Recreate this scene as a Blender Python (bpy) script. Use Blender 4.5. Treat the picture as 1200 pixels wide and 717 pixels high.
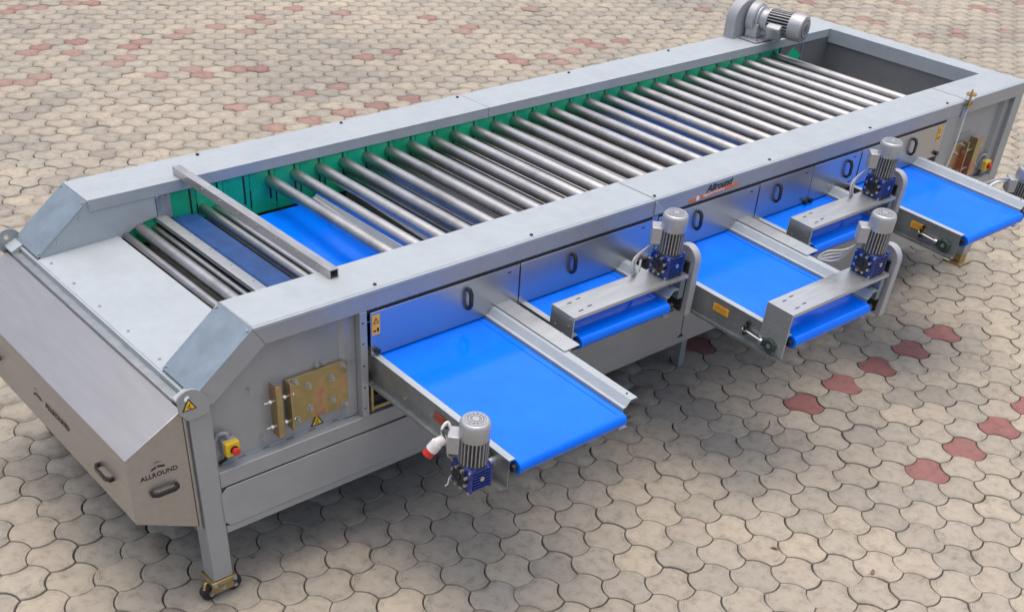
import bpy, math, random
import numpy as np
from mathutils import Vector, Matrix
random.seed(7); np.random.seed(7)
R = math.radians
for o in list(bpy.data.objects): bpy.data.objects.remove(o)
scene = bpy.context.scene
COL = scene.collection

# ------------------------------------------------------------------ camera
CAM_POS = Vector((-1.902, -3.605, 3.492))
yaw, pitch, roll = 0.8360, -0.7020, 0.0600
FPX, CX, CY = 1299.3, 575.03, 659.66
fw = Vector((math.cos(yaw)*math.cos(pitch), math.sin(yaw)*math.cos(pitch), math.sin(pitch)))
r0 = Vector((math.sin(yaw), -math.cos(yaw), 0)); u0 = r0.cross(fw)
rt = math.cos(roll)*r0 + math.sin(roll)*u0
up = -math.sin(roll)*r0 + math.cos(roll)*u0
cd = bpy.data.cameras.new('camera'); cam = bpy.data.objects.new('camera', cd); COL.objects.link(cam)
cam.matrix_world = Matrix(((rt.x, up.x, -fw.x, CAM_POS.x), (rt.y, up.y, -fw.y, CAM_POS.y), (rt.z, up.z, -fw.z, CAM_POS.z), (0, 0, 0, 1)))
cd.sensor_width = 36; cd.sensor_fit = 'HORIZONTAL'; cd.lens = FPX/1200*36
cd.shift_x = 0.5-CX/1200; cd.shift_y = (CY-358.5)/1200
cd.clip_start = 0.05; cd.clip_end = 500
scene.camera = cam

# ------------------------------------------------------------------ world, sun, exposure
SUN_EL, SUN_AZ = 86, 40          # azimuth of the sun measured from +X towards +Y
wld = bpy.data.worlds.new('World'); scene.world = wld; wld.use_nodes = True
nt = wld.node_tree; nt.nodes.clear()
sky = nt.nodes.new('ShaderNodeTexSky'); sky.sky_type = 'NISHITA'; sky.sun_disc = False
sky.sun_elevation = R(SUN_EL); sky.sun_rotation = R(90-SUN_AZ)
sky.air_density = 0.8; sky.dust_density = 5.5; sky.ozone_density = 0.6
bg = nt.nodes.new('ShaderNodeBackground'); bg.inputs['Strength'].default_value = 0.15
wo = nt.nodes.new('ShaderNodeOutputWorld')
nt.links.new(sky.outputs[0], bg.inputs[0]); nt.links.new(bg.outputs[0], wo.inputs[0])
sd = bpy.data.lights.new('sun', 'SUN'); sd.energy = 1.0; sd.angle = R(110); sd.color = (1, .94, .85)
sun = bpy.data.objects.new('sun', sd); COL.objects.link(sun)
sv = Vector((math.cos(R(SUN_AZ))*math.cos(R(SUN_EL)), math.sin(R(SUN_AZ))*math.cos(R(SUN_EL)), math.sin(R(SUN_EL))))
sun.rotation_euler = sv.to_track_quat('Z', 'Y').to_euler(); sun.location = (3, 6, 9)
vs = scene.view_settings; vs.view_transform = 'Standard'; vs.look = 'None'; vs.exposure = 0.52; vs.gamma = 1
vs.use_curve_mapping = False

# ------------------------------------------------------------------ materials
class NT:
    def __init__(s, name):
        s.m = bpy.data.materials.new(name); s.m.use_nodes = True
        s.t = s.m.node_tree; s.b = s.t.nodes['Principled BSDF']
    def n(s, typ, **kw):
        x = s.t.nodes.new(typ)
        for k, v in kw.items():
            if k.startswith('i_'):
                x.inputs[k[2:].replace('_', ' ')].default_value = v
            else: setattr(x, k, v)
        return x
    def l(s, a, b): s.t.links.new(a, b)
    def ramp(s, src, stops):
        c = s.n('ShaderNodeValToRGB'); e = c.color_ramp.elements
        while len(e) < len(stops): e.new(.5)
        for el, (p, col) in zip(e, stops):
            el.position = p; el.color = (*col, 1) if len(col) == 3 else col
        s.l(src, c.inputs[0]); return c.outputs[0]
    def bump(s, src, strength, dist, normal=None):
        b = s.n('ShaderNodeBump'); b.inputs['Strength'].default_value = strength; b.inputs['Distance'].default_value = dist
        s.l(src, b.inputs['Height'])
        if normal: s.l(normal, b.inputs['Normal'])
        return b.outputs[0]

def g(v): return (v, v, v)
MATS = {}
def metal(name, col, metallic, rough, var=.12, scale=6, stretch=(1, 1, 1), rvar=.1, bumpd=0.0, spec=.5, coat=0.0):
    q = NT(name); b = q.b
    tc = q.n('ShaderNodeTexCoord'); mp = q.n('ShaderNodeMapping'); mp.inputs['Scale'].default_value = stretch
    q.l(tc.outputs['Object'], mp.inputs[0])
    n1 = q.n('ShaderNodeTexNoise', i_Scale=scale, i_Detail=6, i_Roughness=.6); q.l(mp.outputs[0], n1.inputs['Vector'])
    lo = tuple(c*(1-var) for c in col); hi = tuple(min(1, c*(1+var)) for c in col)
    q.l(q.ramp(n1.outputs[0], [(.3, lo), (.7, hi)]), b.inputs['Base Color'])
    n2 = q.n('ShaderNodeTexNoise', i_Scale=scale*3.1, i_Detail=5); q.l(mp.outputs[0], n2.inputs['Vector'])
    mr = q.n('ShaderNodeMapRange'); mr.inputs[1].default_value = .3; mr.inputs[2].default_value = .7
    mr.inputs[3].default_value = max(0.02, rough-rvar); mr.inputs[4].default_value = rough+rvar
    q.l(n2.outputs[0], mr.inputs[0]); q.l(mr.outputs[0], b.inputs['Roughness'])
    b.inputs['Metallic'].default_value = metallic
    b.inputs['Specular IOR Level'].default_value = spec
    if coat: b.inputs['Coat Weight'].default_value = coat; b.inputs['Coat Roughness'].default_value = .1
    if bumpd:
        n3 = q.n('ShaderNodeTexNoise', i_Scale=2.2, i_Detail=2); q.l(tc.outputs['Object'], n3.inputs['Vector'])
        q.l(q.bump(n3.outputs[0], .5, bumpd), b.inputs['Normal'])
    MATS[name] = q.m; return q
metal('grey_paint', (.335, .35, .362), .25, .38, var=.05, scale=9, rvar=.06, bumpd=.0012)
metal('galvanised', (.365, .41, .435), .1, .52, var=.04, scale=14, rvar=.05, bumpd=.001)
q = NT.__new__(NT); q.m = MATS['galvanised']; q.t = q.m.node_tree; q.b = q.t.nodes['Principled BSDF']
GALV = q
metal('galvanised_dark', (.25, .31, .35), .5, .38, var=.14, scale=10, rvar=.06)
metal('stainless', (.41, .40, .39), .85, .40, var=.05, scale=30, stretch=(1, .1, 1), rvar=.04, bumpd=.001)
metal('stainless_door', (.47, .48, .49), .9, .30, var=.02, scale=1.5, rvar=.01)
metal('bracket_steel', (.50, .52, .52), .8, .38, var=.08, scale=20, stretch=(.15, 1, 1), rvar=.06)
metal('bare_steel', (.50, .485, .465), .85, .36, var=.14, scale=16, stretch=(1, .2, 1), rvar=.08)
metal('rail_steel', (.34, .36, .36), .8, .38, var=.14, scale=12, rvar=.08)
q = metal('roller_steel', (.49, .475, .455), 1.0, .37, var=.05, scale=30, stretch=(.2, 1, .2), rvar=.03)
def vary(q, lo, hi, name):
    oi = q.n('ShaderNodeObjectInfo'); tc = q.n('ShaderNodeTexCoord'); mp = q.n('ShaderNodeMapping'); mp.inputs['Scale'].default_value = (1, .7, 1)
    ad = q.n('ShaderNodeVectorMath', operation='ADD'); cb = q.n('ShaderNodeCombineXYZ'); ml = q.n('ShaderNodeMath', operation='MULTIPLY'); ml.inputs[1].default_value = 37
    q.l(oi.outputs['Random'], ml.inputs[0]); q.l(ml.outputs[0], cb.inputs[0]); q.l(ml.outputs[0], cb.inputs[1])
    q.l(tc.outputs['Object'], mp.inputs[0]); q.l(mp.outputs[0], ad.inputs[0]); q.l(cb.outputs[0], ad.inputs[1])
    nz = q.n('ShaderNodeTexNoise', i_Scale=4.5, i_Detail=7, i_Roughness=.68); q.l(ad.outputs[0], nz.inputs['Vector'])
    old = q.b.inputs['Base Color'].links[0].from_socket
    mx = q.n('ShaderNodeMix', data_type='RGBA', blend_type='MULTIPLY'); mx.inputs[0].default_value = 1
    q.l(old, mx.inputs[6]); q.l(q.ramp(nz.outputs[0], [(.32, g(lo)), (.5, g(1)), (.72, g(hi))]), mx.inputs[7])
    m2 = q.n('ShaderNodeMix', data_type='RGBA', blend_type='MULTIPLY'); m2.inputs[0].default_value = 1
    q.l(mx.outputs[2], m2.inputs[6]); q.l(q.ramp(oi.outputs['Random'], [(0, g(.5+.5*lo)), (1, g(.5+.5*hi))]), m2.inputs[7])
    q.l(m2.outputs[2], q.b.inputs['Base Color'])
vary(q, .72, 1.12, 'roller')
metal('bolt_steel', (.52, .52, .51), .9, .36, var=.04, scale=60)
metal('motor_silver', (.41, .42, .43), .5, .4, var=.05, scale=40)
metal('motor_gap_shade', (.05, .05, .052), .2, .5)  # shade in the gaps between the fins, painted as a near-black body
metal('motor_fin', (.36, .365, .37), .5, .45, var=.1, scale=40)
metal('gear_blue', (.006, .028, .20), .1, .3, var=.15, scale=30, coat=.3)
metal('guard_grey', (.36, .375, .39), .2, .42, var=.05, scale=30)
metal('black_plastic', (.016, .016, .017), 0, .32, var=.2, scale=40)
metal('rubber', (.02, .02, .02), 0, .6, var=.25, scale=50)
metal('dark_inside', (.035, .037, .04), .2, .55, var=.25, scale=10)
metal('hood_grey', (.20, .205, .21), .4, .45, var=.08, scale=10)
GREEN = metal('green_panel', (.010, .48, .235), 0, .36, var=.08, scale=14)
metal('cast_green', (.03, .06, .05), .2, .45, var=.2, scale=60)
metal('yellow', (.75, .48, .02), 0, .4, var=.06, scale=40)
metal('sticker_amber', (.80, .42, .03), 0, .4, var=.05, scale=40)
metal('red_plastic', (.60, .03, .02), 0, .35, var=.08, scale=40)
metal('red_label', (.33, .06, .035), 0, .45, var=.15, scale=60)
metal('orange_print', (.80, .17, .02), 0, .45, var=.05, scale=40)
metal('white_plastic', (.72, .71, .69), 0, .4, var=.06, scale=40)
metal('black_print', (.015, .015, .016), 0, .5, var=.1, scale=40)
metal('white_print', (.8, .8, .78), 0, .5, var=.03, scale=40)
metal('cable_grey', (.33, .34, .35), 0, .4, var=.08, scale=40)
metal('brass', (.62, .42, .16), 1, .28, var=.1, scale=60)

def mk_belt():
    q = NT('belt_blue'); b = q.b
    tc = q.n('ShaderNodeTexCoord')
    n1 = q.n('ShaderNodeTexNoise', i_Scale=3.5, i_Detail=9, i_Roughness=.7); q.l(tc.outputs['Object'], n1.inputs['Vector'])
    q.l(q.ramp(n1.outputs[0], [(.3, (.0, .135, .80)), (.62, (.0005, .165, .88)), (.78, (.012, .19, .88))]), b.inputs['Base Color'])
    mp = q.n('ShaderNodeMapping'); mp.inputs['Scale'].default_value = (5, .6, 1); q.l(tc.outputs['Object'], mp.inputs[0])
    n2 = q.n('ShaderNodeTexNoise', i_Scale=5, i_Detail=8, i_Roughness=.7); q.l(mp.outputs[0], n2.inputs['Vector'])
    mr = q.n('ShaderNodeMapRange'); mr.inputs[1].default_value = .3; mr.inputs[2].default_value = .7; mr.inputs[3].default_value = .07; mr.inputs[4].default_value = .20
    q.l(n2.outputs[0], mr.inputs[0]); q.l(mr.outputs[0], b.inputs['Roughness'])
    b.inputs['Specular IOR Level'].default_value = .22
    n3 = q.n('ShaderNodeTexNoise', i_Scale=2.5, i_Detail=1); q.l(tc.outputs['Object'], n3.inputs['Vector'])
    q.l(q.bump(n3.outputs[0], .4, .003), b.inputs['Normal'])
    MATS['belt_blue'] = q.m
mk_belt()
vary(GALV, .93, 1.04, 'sheet'); vary(GREEN, .72, 1.06, 'lining')
metal('apron_blue', (.012, .062, .21), 0, .5, var=.25, scale=12)

def mk_zinc():
    q = NT('yellow_zinc'); b = q.b
    tc = q.n('ShaderNodeTexCoord')
    n1 = q.n('ShaderNodeTexNoise', i_Scale=5.0, i_Detail=5, i_Roughness=.6, i_Distortion=.25); q.l(tc.outputs['Object'], n1.inputs['Vector'])
    q.l(q.ramp(n1.outputs[0], [(.34, (.46, .20, .15)), (.43, (.50, .31, .17)), (.51, (.36, .33, .15)), (.58, (.49, .35, .18)), (.67, (.47, .22, .17))]), b.inputs['Base Color'])
    b.inputs['Metallic'].default_value = .75; b.inputs['Roughness'].default_value = .36
    MATS['yellow_zinc'] = q.m
mk_zinc()

def mk_glass():
    q = NT('clear_glass'); b = q.b
    b.inputs['Base Color'].default_value = (.9, .93, .93, 1); b.inputs['Roughness'].default_value = .03
    b.inputs['Transmission Weight'].default_value = 1; b.inputs['IOR'].default_value = 1.3
    MATS['clear_glass'] = q.m
mk_glass()

def mk_paver(name, red, use_attr):
    q = NT(name); b = q.b
    uv = q.n('ShaderNodeUVMap', uv_map='UVMap'); sp = q.n('ShaderNodeSeparateXYZ'); q.l(uv.outputs[0], sp.inputs[0])
    if use_attr: rnd = sp.outputs[1]
    else: rnd = q.n('ShaderNodeObjectInfo').outputs['Random']
    geo = q.n('ShaderNodeNewGeometry')
    nz = q.n('ShaderNodeTexNoise', i_Scale=16, i_Detail=9, i_Roughness=.72); q.l(geo.outputs['Position'], nz.inputs['Vector'])
    nb = q.n('ShaderNodeTexNoise', i_Scale=.55, i_Detail=3); q.l(geo.outputs['Position'], nb.inputs['Vector'])
    if red and use_attr: stops = [(0, (.30, .185, .16)), (.5, (.34, .225, .19)), (1, (.33, .24, .205))]
    elif red: stops = [(0, (.255, .11, .10)), (.5, (.30, .14, .13)), (1, (.28, .15, .135))]
    else: stops = [(0, (.31, .283, .24)), (.12, (.405, .36, .295)), (.25, (.36, .328, .272)), (.4, (.415, .37, .298)), (.52, (.335, .308, .26)), (.64, (.395, .36, .30)), (.8, (.435, .385, .305)), (.92, (.365, .332, .28)), (1, (.315, .29, .25))]
    base = q.ramp(rnd, stops)
    m1 = q.n('ShaderNodeMix', data_type='RGBA', blend_type='MULTIPLY'); m1.inputs[0].default_value = 1
    q.l(base, m1.inputs[6]); q.l(q.ramp(nz.outputs[0], [(.25, g(.52)), (.47, g(.96)), (.75, g(1.14))]), m1.inputs[7])
    m2 = q.n('ShaderNodeMix', data_type='RGBA', blend_type='MULTIPLY'); m2.inputs[0].default_value = 1
    q.l(m1.outputs[2], m2.inputs[6]); q.l(q.ramp(nb.outputs[0], [(.3, (.80, .81, .82)), (.7, (1.04, 1.03, 1.0))]), m2.inputs[7])
    # stains with a shape of their own
    ns = q.n('ShaderNodeTexNoise', i_Scale=3.1, i_Detail=9, i_Roughness=.7, i_Distortion=1.2); q.l(geo.outputs['Position'], ns.inputs['Vector'])
    m3 = q.n('ShaderNodeMix', data_type='RGBA', blend_type='MULTIPLY'); m3.inputs[0].default_value = .6
    q.l(m2.outputs[2], m3.inputs[6]); q.l(q.ramp(ns.outputs[0], [(.26, (.45, .38, .32)), (.41, (1, 1, 1))]), m3.inputs[7])
    # moulded contour rings near the rim
    rg = q.n('ShaderNodeMath', operation='MULTIPLY'); rg.inputs[1].default_value = 70; q.l(sp.outputs[0], rg.inputs[0])
    sn = q.n('ShaderNodeMath', operation='SINE'); q.l(rg.outputs[0], sn.inputs[0])
    nm = q.n('ShaderNodeTexNoise', i_Scale=9, i_Detail=2); q.l(geo.outputs['Position'], nm.inputs['Vector'])
    mask = q.ramp(sp.outputs[0], [(.64, g(0)), (.78, g(1)), (.97, g(1)), (1, g(0))])
    mm = q.n('ShaderNodeMath', operation='MULTIPLY'); q.l(sn.outputs[0], mm.inputs[0]); q.l(mask, mm.inputs[1])
    mk = q.n('ShaderNodeMath', operation='MULTIPLY'); q.l(mm.outputs[0], mk.inputs[0]); q.l(q.ramp(nm.outputs[0], [(.38, g(0)), (.58, g(1))]), mk.inputs[1])
    # darker grooves and paler ridges
    mk2 = q.n('ShaderNodeMapRange'); mk2.inputs[1].default_value = -1; q.l(mk.outputs[0], mk2.inputs[0])
    rp = q.ramp(mk2.outputs[0], [(.0, g(.77)), (.38, g(1)), (.62, g(1)), (.95, g(1.09))])
    m4 = q.n('ShaderNodeMix', data_type='RGBA', blend_type='MULTIPLY'); m4.inputs[0].default_value = 1
    q.l(m3.outputs[2], m4.inputs[6]); q.l(rp, m4.inputs[7])
    q.l(m4.outputs[2], b.inputs['Base Color'])
    b1 = q.bump(mk.outputs[0], .6, .002)
    nf = q.n('ShaderNodeTexNoise', i_Scale=55, i_Detail=6, i_Roughness=.7); q.l(geo.outputs['Position'], nf.inputs['Vector'])
    q.l(q.bump(nf.outputs[0], .7, .003, b1), b.inputs['Normal'])
    b.inputs['Roughness'].default_value = .78; b.inputs['Specular IOR Level'].default_value = .3
    MATS[name] = q.m
mk_paver('paver_beige', False, False); mk_paver('paver_red', True, False)
mk_paver('paver_beige_field', False, True); mk_paver('paver_red_field', True, True)
def mk_sand(name, c0, c1, sc):
    q = NT(name); b = q.b; geo = q.n('ShaderNodeNewGeometry')
    n1 = q.n('ShaderNodeTexNoise', i_Scale=sc, i_Detail=8, i_Roughness=.7); q.l(geo.outputs['Position'], n1.inputs['Vector'])
    q.l(q.ramp(n1.outputs[0], [(.3, c0), (.7, c1)]), b.inputs['Base Color']); b.inputs['Roughness'].default_value = .95
    q.l(q.bump(n1.outputs[0], .6, .004), b.inputs['Normal'])
    MATS[name] = q.m
mk_sand('joint_dirt', (.022, .018, .015), (.10, .085, .068), 9)
mk_sand('far_ground', (.30, .27, .22), (.40, .355, .295), 5)

# ------------------------------------------------------------------ mesh helpers
def tag(o, label=None, cat=None, group=None, kind=None):
    if label: o['label'] = label
    if cat: o['category'] = cat
    if group: o['group'] = group
    if kind: o['kind'] = kind
    return o
def empty(name, loc, rx=0):
    o = bpy.data.objects.new(name, None); COL.objects.link(o); o.location = loc; o.rotation_euler.x = rx
    o.empty_display_size = .2; return o
class MB:
    """collects shapes into one mesh; OFF is subtracted so that parts are stored relative to their thing"""
    def __init__(s, off=(0, 0, 0)): s.v = []; s.f = []; s.off = Vector(off)
    def add(s, vs, fs):
        n = len(s.v); s.v += [Vector(v) for v in vs]; s.f += [tuple(i+n for i in f) for f in fs]; return s
    def box(s, x0, x1, y0, y1, z0, z1, M=None):
        vs = [Vector(p) for p in ((x0, y0, z0), (x1, y0, z0), (x1, y1, z0), (x0, y1, z0), (x0, y0, z1), (x1, y0, z1), (x1, y1, z1), (x0, y1, z1))]
        if M: vs = [M @ v for v in vs]
        return s.add(vs, [(3, 2, 1, 0), (4, 5, 6, 7), (0, 1, 5, 4), (1, 2, 6, 5), (2, 3, 7, 6), (3, 0, 4, 7)])
    def cyl(s, p0, p1, r, n=20, r1=None, caps=True):
        p0 = Vector(p0); p1 = Vector(p1); d = (p1-p0).normalized()
        a = d.orthogonal().normalized(); b = d.cross(a); r1 = r if r1 is None else r1
        vs = []
        for p, rr in ((p0, r), (p1, r1)):
            vs += [p+rr*(math.cos(2*math.pi*i/n)*a+math.sin(2*math.pi*i/n)*b) for i in range(n)]
        fs = [(i, (i+1) % n, n+(i+1) % n, n+i) for i in range(n)]
        if caps: fs += [tuple(reversed(range(n))), tuple(range(n, 2*n))]
        return s.add(vs, fs)
    def lathe(s, prof, c=(0, 0, 0), axis=(0, 0, 1), n=28):
        d = Vector(axis).normalized(); a = d.orthogonal().normalized(); b = d.cross(a); c = Vector(c)
        vs = []
        for r, z in prof:
            vs += [c+d*z+r*(math.cos(2*math.pi*i/n)*a+math.sin(2*math.pi*i/n)*b) for i in range(n)]
        fs = []
        for k in range(len(prof)-1):
            fs += [(k*n+i, k*n+(i+1) % n, (k+1)*n+(i+1) % n, (k+1)*n+i) for i in range(n)]
        fs += [tuple(reversed(range(n))), tuple(range((len(prof)-1)*n, len(prof)*n))]
        return s.add(vs, fs)
    def prism(s, poly, plane, a, b):
        """poly in plane 'xz' (extruded along y a..b), 'yz' (along x) or 'xy' (along z)"""
        area = sum(poly[i][0]*poly[(i+1) % len(poly)][1]-poly[(i+1) % len(poly)][0]*poly[i][1] for i in range(len(poly)))
        if area < 0: poly = poly[::-1]
        n = len(poly)
        P = {'xz': lambda u, v, w: (u, w, v), 'yz': lambda u, v, w: (w, u, v), 'xy': lambda u, v, w: (u, v, w)}[plane]
        vs = [P(u, v, a) for u, v in poly]+[P(u, v, b) for u, v in poly]
        fs = [tuple(reversed(range(n))), tuple(range(n, 2*n))]+[(i, (i+1) % n, n+(i+1) % n, n+i) for i in range(n)]
        if plane == 'xz': fs = [tuple(reversed(f)) for f in fs]
        return s.add(vs, fs)
    def sheet(s, pts, t, plane, a, b):
        """thin folded sheet: open polyline pts given thickness t"""
        out = []; n = len(pts)
        P = [Vector((p[0], p[1], 0)) for p in pts]
        for i in range(n):
            d0 = (P[i]-P[i-1]).normalized() if i else (P[1]-P[0]).normalized()
            d1 = (P[i+1]-P[i]).normalized() if i < n-1 else d0
            nn = Vector((-(d0+d1).y, (d0+d1).x, 0)).normalized()
            k = 1/max(.3, nn.dot(Vector((-d0.y, d0.x, 0))))
            out.append(P[i]+nn*t*k)
        poly = [(p.x, p.y) for p in P]+[(p.x, p.y) for p in reversed(out)]
        return s.prism(poly, plane, a, b)
    def tube(s, pts, r, n=8):
        P = [Vector(p) for p in pts]
        # catmull-rom smoothing
        S = []
        for i in range(len(P)-1):
            p0 = P[max(i-1, 0)]; p1 = P[i]; p2 = P[i+1]; p3 = P[min(i+2, len(P)-1)]
            for k in range(5):
                t = k/5
                S.append(.5*((2*p1)+(p2-p0)*t+(2*p0-5*p1+4*p2-p3)*t*t+(3*p1-p0-3*p2+p3)*t**3))
        S.append(P[-1])
        vs = []; a = (S[1]-S[0]).orthogonal().normalized()
        for i, p in enumerate(S):
            d = (S[min(i+1, len(S)-1)]-S[max(i-1, 0)]).normalized()
            a = (a-d*a.dot(d)).normalized(); b = d.cross(a)
            vs += [p+r*(math.cos(2*math.pi*j/n)*a+math.sin(2*math.pi*j/n)*b) for j in range(n)]
        m = len(S)
        fs = [(i*n+j, i*n+(j+1) % n, (i+1)*n+(j+1) % n, (i+1)*n+j) for i in range(m-1) for j in range(n)]
        fs += [tuple(reversed(range(n))), tuple(range((m-1)*n, m*n))]
        return s.add(vs, fs)
    def build(s, name, mat, parent=None, bevel=0, seg=2, ang=38, loc=None):
        me = bpy.data.meshes.new(name)
        me.from_pydata([tuple(v-s.off) for v in s.v], [], s.f); me.update()
        me.polygons.foreach_set('use_smooth', [True]*len(me.polygons)); me.set_sharp_from_angle(angle=R(ang))
        me.materials.append(MATS[mat])
        o = bpy.data.objects.new(name, me); COL.objects.link(o)
        if parent: o.parent = parent
        if loc: o.location = loc
        if bevel:
            m = o.modifiers.new('bevel', 'BEVEL'); m.width = bevel; m.segments = seg; m.limit_method = 'ANGLE'; m.angle_limit = R(40)
            m.harden_normals = False
        return o
def inst(src, parent, loc=None, name=None):
    o = src.copy(); COL.objects.link(o); o.parent = parent
    if name: o.name = name
    if loc is not None: o.location = loc
    return o
def text_mesh(name, body, size, M, mat, parent, off=(0, 0, 0), shear=0, extrude=.0006, spacing=1.0, bold=0.0):
    cu = bpy.data.curves.new('text', 'FONT'); cu.body = body; cu.size = size; cu.extrude = extrude; cu.shear = shear
    cu.space_character = spacing; cu.offset = bold; cu.resolution_u = 3
    t = bpy.data.objects.new('text', cu); COL.objects.link(t)
    dg = bpy.context.evaluated_depsgraph_get(); me = bpy.data.meshes.new_from_object(t.evaluated_get(dg))
    bpy.data.objects.remove(t); bpy.data.curves.remove(cu)
    me.transform(Matrix.Translation(-Vector(off)) @ M); me.materials.clear(); me.materials.append(MATS[mat])
    o = bpy.data.objects.new(name, me); COL.objects.link(o); o.parent = parent; return o
def basis(origin, ux, uy):
    ux = Vector(ux).normalized(); uy = Vector(uy).normalized(); uz = ux.cross(uy)
    return Matrix(((ux.x, uy.x, uz.x, origin[0]), (ux.y, uy.y, uz.y, origin[1]), (ux.z, uy.z, uz.z, origin[2]), (0, 0, 0, 1)))

# ------------------------------------------------------------------ ground
far = MB().box(-90, 110, -90, 110, -.30, -.06).build('ground', 'far_ground'); tag(far, kind='structure')
pave = MB().box(-5, 20, -7, 15, -.055, -.014).build('pavement', 'joint_dirt'); tag(pave, kind='structure')
TR = .1245; CP = 1.5*TR; RP = math.sqrt(3)*TR; X0, Y0 = 3.335, -1.395
def outline(gap, nseg, sag=.0175):
    pts = []; rr = TR-gap/math.sqrt(3)
    for k in range(6):
        a0, a1 = R(60*k), R(60*(k+1)); p0 = np.array((math.cos(a0), math.sin(a0)))*rr; p1 = np.array((math.cos(a1), math.sin(a1)))*rr
        am = R(60*k+30); nrm = np.array((math.cos(am), math.sin(am))); sg = sag*(1 if k % 2 == 0 else -1)
        for j in range(nseg):
            t = j/nseg; pts.append(p0*(1-t)+p1*t+nrm*sg*4*t*(1-t))
    return np.array(pts)
def tile_mesh(nseg):
    o1 = outline(.0105, nseg); o2 = outline(.0062, nseg); n = len(o1)
    v = np.zeros((2*n+1, 3)); v[1:n+1, :2] = o1; v[n+1:, :2] = o2; v[n+1:, 2] = -.004
    v3 = np.zeros((n, 3)); v3[:, :2] = o2; v3[:, 2] = -.03; v = np.vstack((v, v3))
    f = [(0, 1+i, 1+(i+1) % n) for i in range(n)]
    f4 = [(1+i, n+1+i, n+1+(i+1) % n, 1+(i+1) % n) for i in range(n)]+[(n+1+i, 2*n+1+i, 2*n+1+(i+1) % n, n+1+(i+1) % n) for i in range(n)]
    return v, f, f4, n
PV = {}
def cell(i, j): return (X0+i*CP, Y0+(j+(.5 if i % 2 else 0))*RP)
cells = [(i, j) for i in range(-44, 88) for j in range(-25, 75) if -4.8 < cell(i, j)[0] < 19.6 and -6.8 < cell(i, j)[1] < 14.6]
RED = set()
def unproj0(q):
    d = fw + rt*((q[0]-CX)/FPX) - up*((q[1]-CY)/FPX); t = -CAM_POS.z/d.z; return CAM_POS+d*t
def near_cell(p):
    i = round((p.x-X0)/CP); best = None
    for ii in (i-1, i, i+1):
        j0 = round((p.y-Y0)/RP)
        for jj in (j0-1, j0, j0+1):
            c = cell(ii, jj); dd = (c[0]-p.x)**2+(c[1]-p.y)**2
            if best is None or dd < best[0]: best = (dd, ii, jj)
    return best[1], best[2]
# ground positions of the red pavers
RED_PTS = [(4.434, -1.318), (4.084, -1.379), (3.714, -1.397), (3.342, -1.395), (4.823, -.521), (4.454, -.527), (4.068, -.532), (3.689, -.54), (3.322, -.542)]
RED_VIEW = [(28.7, 8.2), (50, 6.7), (82, 1.2), (106, 6.2), (2.5, 15.5), (51, 53.7), (21, 61), (74, 61), (102, 51), (130, 75), (145, 56), (177, 50), (155, 67.5), (229, 37.5), (260, 29.5), (281, 37), (212, 44), (181, 92), (214, 84), (235, 91), (271, 84), (16, 99), (4, 92.5), (45, 92), (300, 77.5),
    (327, 153), (367, 144), (273, 125), (312, 117), (348, 109), (385, 102), (393, 15), (312, 117), (349, 110), (386, 102), (478, 120), (441, 128), (404, 136), (367.5, 143.5), (327.6, 152.7),
    (590, 65), (612, 71.5), (653, 71), (636, 65.5), (677, 63.4), (678, 49), (692, 54.4), (717, 47.5), (940, 3), (975, 27), (1007, 20), (1029, 27), (1056, 5), (1072, 12), (1084, 43), (1113, 36), (1132, 43), (1144.6, 6.3), (1160, 13), (1182, 40), (825, 14), (1197, 6),
    (816, 408), (846, 390), (322, 28), (345, 12), (300, 18), (540, 40), (560, 33), (500, 20), (620, 12), (455, 60), (430, 66)]
for x, y in RED_PTS: RED.add(near_cell(Vector((x, y, 0))))
for q in RED_VIEW: RED.add(near_cell(unproj0(q)))
# the individual pavers are those that show largest and are not hidden by the machine
BOXES = [((-.62, 0, .3), (5.98, 1.81, 1.3)), ((.55, -.95, .82), (1.33, 0, .98)), ((1.43, -.4, .85), (2.26, 0, 1.08)), ((2.33, -.97, .82), (3.15, 0, 1.0)), ((3.22, -.4, .85), (4.03, 0, 1.05)), ((4.12, -.8, .82), (4.9, 0, .98))]
def hidden(p):
    d = Vector((p[0], p[1], 0))-CAM_POS
    for lo, hi in BOXES:
        t0, t1 = 0, 1
        for k in range(3):
            a, b = (lo[k]-CAM_POS[k])/d[k], (hi[k]-CAM_POS[k])/d[k]
            if a > b: a, b = b, a
            t0 = max(t0, a); t1 = min(t1, b)
        if t0 < t1: return True
    return False
score = []
for c in cells:
    x, y = cell(*c); d = Vector((x, y, 0))-CAM_POS; w = d.dot(fw)
    if w < .5: continue
    px, py = CX+FPX*d.dot(rt)/w, CY-FPX*d.dot(up)/w
    if -15 < px < 1215 and -10 < py < 727 and not hidden((x, y)): score.append((w*d.length, c))
score.sort()
single = [c for _, c in score[:300]]; sset = set(single)
v, f3, f4, n = tile_mesh(4)
def paver_mesh(name, mat):
    me = bpy.data.meshes.new(name); me.from_pydata(v.tolist(), [], f3+f4); me.update()
    uvl = me.uv_layers.new(name='UVMap'); li = np.zeros(len(me.loops), dtype=np.int32); me.loops.foreach_get('vertex_index', li)
    uv = np.zeros((len(li), 2)); uv[:, 0] = np.where(li == 0, 0, np.where(li <= n, .985, 1.0)); uvl.data.foreach_set('uv', uv.ravel())
    me.materials.append(MATS[mat]); return me
pm = {False: paver_mesh('paver', 'paver_beige'), True: paver_mesh('paver_red', 'paver_red')}
for c in single:
    x, y = cell(*c); o = bpy.data.objects.new('paver', pm[c in RED]); COL.objects.link(o); o.parent = pave
    o.location = (x+random.gauss(0, .0012), y+random.gauss(0, .0012), random.gauss(0, .0018))
    o.rotation_euler = (random.gauss(0, .010), random.gauss(0, .010), random.gauss(0, .010))
v, f3, f4, n = tile_mesh(3)
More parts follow.
